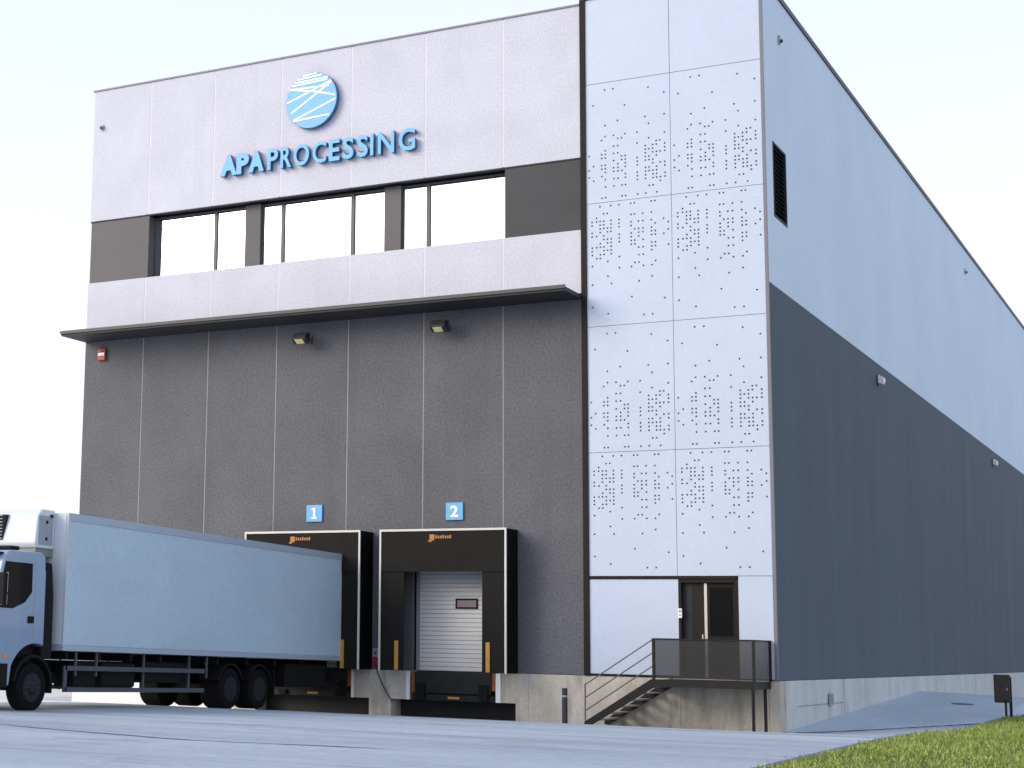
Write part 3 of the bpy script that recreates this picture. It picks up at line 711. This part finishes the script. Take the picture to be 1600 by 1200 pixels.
def wheel(x, y, s, dual=False):
    w = bpy.data.objects.new('wheel', None); COL.objects.link(w); w.parent = T; w.location = (x, y, .5)
    tw = .30 if not dual else .58
    a, b = (0, -tw*s)
    lathe('tyre', [(.30, a-.005*s), (.42, a+.012*s), (.485, a-.012*s), (.5, a-.05*s), (.5, b+.05*s), (.485, b+.01*s), (.42, b), (.30, b)], 'x', 'tyre', w, 40)
    if dual: lathe('rim', [(.30, a+.008*s), (.275, a-.02*s), (.16, a-.16*s), (.13, a-.10*s), (.09, a-.08*s), (.03, a-.07*s)], 'x', 'rim', w, 32)
    else: lathe('rim', [(.30, a+.008*s), (.27, a-.06*s), (.20, a-.02*s), (.14, a+.03*s), (.10, a+.06*s), (.03, a+.07*s)], 'x', 'rim', w, 32)
    bm = bmesh.new()
    for i in range(10):
        t = 2*math.pi*i/10; c_, s_ = .19*math.cos(t), .19*math.sin(t)
        tube(bm, (a-.16*s if dual else a-.03*s, c_, s_), (a-.09*s if dual else a+.02*s, c_, s_), .014, 6)
    obj('wheel_nuts', finish(bm), 'guard_rail', w)
for s in (-1, 1):
    wheel(1.17*s, -8.50, s)
    wheel(1.20*s, -.70, s, True); wheel(1.20*s, .70, s, True)
    for y in (-.70, .70):
        arc = [(y+.62*math.cos(math.radians(a)), .5+.62*math.sin(math.radians(a))) for a in range(20, 161, 14)] + [(y+.58*math.cos(math.radians(a)), .5+.58*math.sin(math.radians(a))) for a in range(160, 19, -14)]
        prism('mudguard', arc, min(.60*s, 1.22*s), max(.60*s, 1.22*s), 'x', 'truck_black', T)
    arc = [(-8.5+.66*math.cos(math.radians(a)), .52+.66*math.sin(math.radians(a))) for a in range(-12, 171, 14)] + [(-8.5+.60*math.cos(math.radians(a)), .52+.60*math.sin(math.radians(a))) for a in range(170, -13, -14)]
    prism('mudguard', arc, min(.80*s, 1.20*s), max(.80*s, 1.20*s), 'x', 'truck_black', T)
    box('mud_flap', min(.6*s, 1.2*s), max(.6*s, 1.2*s), 1.45, 1.48, .25, 1.0, 'truck_black', T)
box('axle', -1.0, 1.0, -8.57, -8.43, .42, .58, 'truck_black', T); box('axle', -1, 1, -.80, -.6, .40, .6, 'truck_black', T); box('axle', -1, 1, .60, .80, .40, .6, 'truck_black', T)
box('underrun_bar', -1.2, 1.2, 4.85, 4.97, .45, .60, 'truck_black', T)
for x in (-.9, .9): box('rear_lamp', x-.22, x+.22, 4.98, 5.03, .72, .84, 'alarm_red', T)
box('light_bar', -1.2, 1.2, 4.90, 4.975, .66, .90, 'truck_black', T)
# cab
CW = 1.21
ac = [(-8.5+.86*math.cos(math.radians(a)), .55+.86*math.sin(math.radians(a))) for a in range(72, 156, 9)]
prof = [(-8.27, 3.24), (-8.267, 3.02), (-8.264, 2.9), (-8.24, 1.35)] + ac + [(-9.32, .55), (-10.02, .45), (-10.12, .60), (-10.12, 1.45), (-10.12, 1.58), (-10.12, 1.70), (-9.98, 2.02), (-9.62, 3.16), (-9.46, 3.29), (-8.40, 3.31)]
cab = prism('cab', prof, -CW, CW, 'x', 'cab_paint', T)
bm = bmesh.new(); bm.from_mesh(cab.data); bm.faces.ensure_lookup_table()
bmesh.ops.bevel(bm, geom=[e_ for e_ in bm.edges if all(v_.co.z > 1.6 and (v_.co.y < -9.3 or v_.co.z > 3.0) for v_ in e_.verts)], offset=.05, segments=3, affect='EDGES', profile=.5)
bmesh.ops.triangulate(bm, faces=[f_ for f_ in bm.faces if len(f_.verts) > 4]); bm.to_mesh(cab.data); bm.free()
box('cab_base', -1.0, 1.0, -10.0, -8.3, .60, 1.5, 'truck_black', cab)
for s in (-1, 1):
    a, b = sorted((CW*s-.012*s, CW*s+.006*s))
    prism('side_window', [(-8.72, 3.05), (-8.70, 2.46), (-8.92, 2.24), (-9.30, 2.10), (-9.86, 2.10), (-9.76, 2.50), (-9.60, 3.05)], a, b, 'x', 'dark_glass', cab)
    a, b = sorted((CW*s, CW*s+.03*s)); box('door_handle', a, b, -8.80, -8.62, 1.82, 1.96, 'truck_black', cab)
    a, b = sorted((CW*s-.01*s, CW*s+.005*s))
    boxes('door_seam', [(a, b, -8.61, -8.597, 1.45, 3.12), (a, b, -9.40, -8.61, 1.42, 1.435)], 'reefer_grey', cab)
    a, b = sorted((CW*s-.02*s, CW*s+.012*s)); box('step', a, b, -10.0, -9.38, .50, .98, 'truck_black', cab)
    a, b = sorted((CW*s-.01*s, CW*s+.02*s)); box('marker_lamp', a, b, -9.55, -9.42, 1.10, 1.16, 'amber', cab)
    mr = bpy.data.objects.new('mirror', None); COL.objects.link(mr); mr.parent = T; mr.location = (CW*s+.16*s, -9.86, 2.42)
    box('mirror_housing', -.09, .09, -.05, .05, -.26, .38, 'truck_black', mr, bev=.03)
    box('mirror_glass', -.08, .08, .061, .066, -.02, .38, 'mirror_glass', mr); box('mirror_glass', -.08, .08, .061, .066, -.26, -.06, 'mirror_glass', mr)
    tubes('mirror_arm', [((-.14*s, 0, .36), (-.02*s, 0, .36)), ((-.14*s, 0, -.2), (-.02*s, 0, -.2))], .018, 'truck_black', mr)
    box('headlamp', (.72 if s > 0 else -1.12), (1.12 if s > 0 else -.72), -10.13, -10.10, .70, .92, 'reefer_white', cab)
prism('windscreen', [(-10.00, 2.06), (-9.655, 3.10), (-9.635, 3.09), (-9.98, 2.05)], -1.08, 1.08, 'x', 'dark_glass', cab)
boxes('grille', [(-.85, .85, -10.135, -10.10, 1.0+.14*i, 1.09+.14*i) for i in range(5)], 'truck_black', cab)
box('sun_visor', -1.1, 1.1, -9.85, -9.50, 3.20, 3.24, 'truck_black', cab, bev=.01)
# air intake stack and side fairing behind the cab
prism('air_intake', [(-8.22, 1.1), (-7.86, 1.1), (-7.88, 2.4), (-7.98, 3.10), (-8.22, 3.12)], .72, 1.16, 'x', 'truck_black', T, bev=.03)
box('air_deflector', -1.0, 1.0, -9.2, -8.9, 3.32, 3.40, 'truck_black', T, bev=.02)
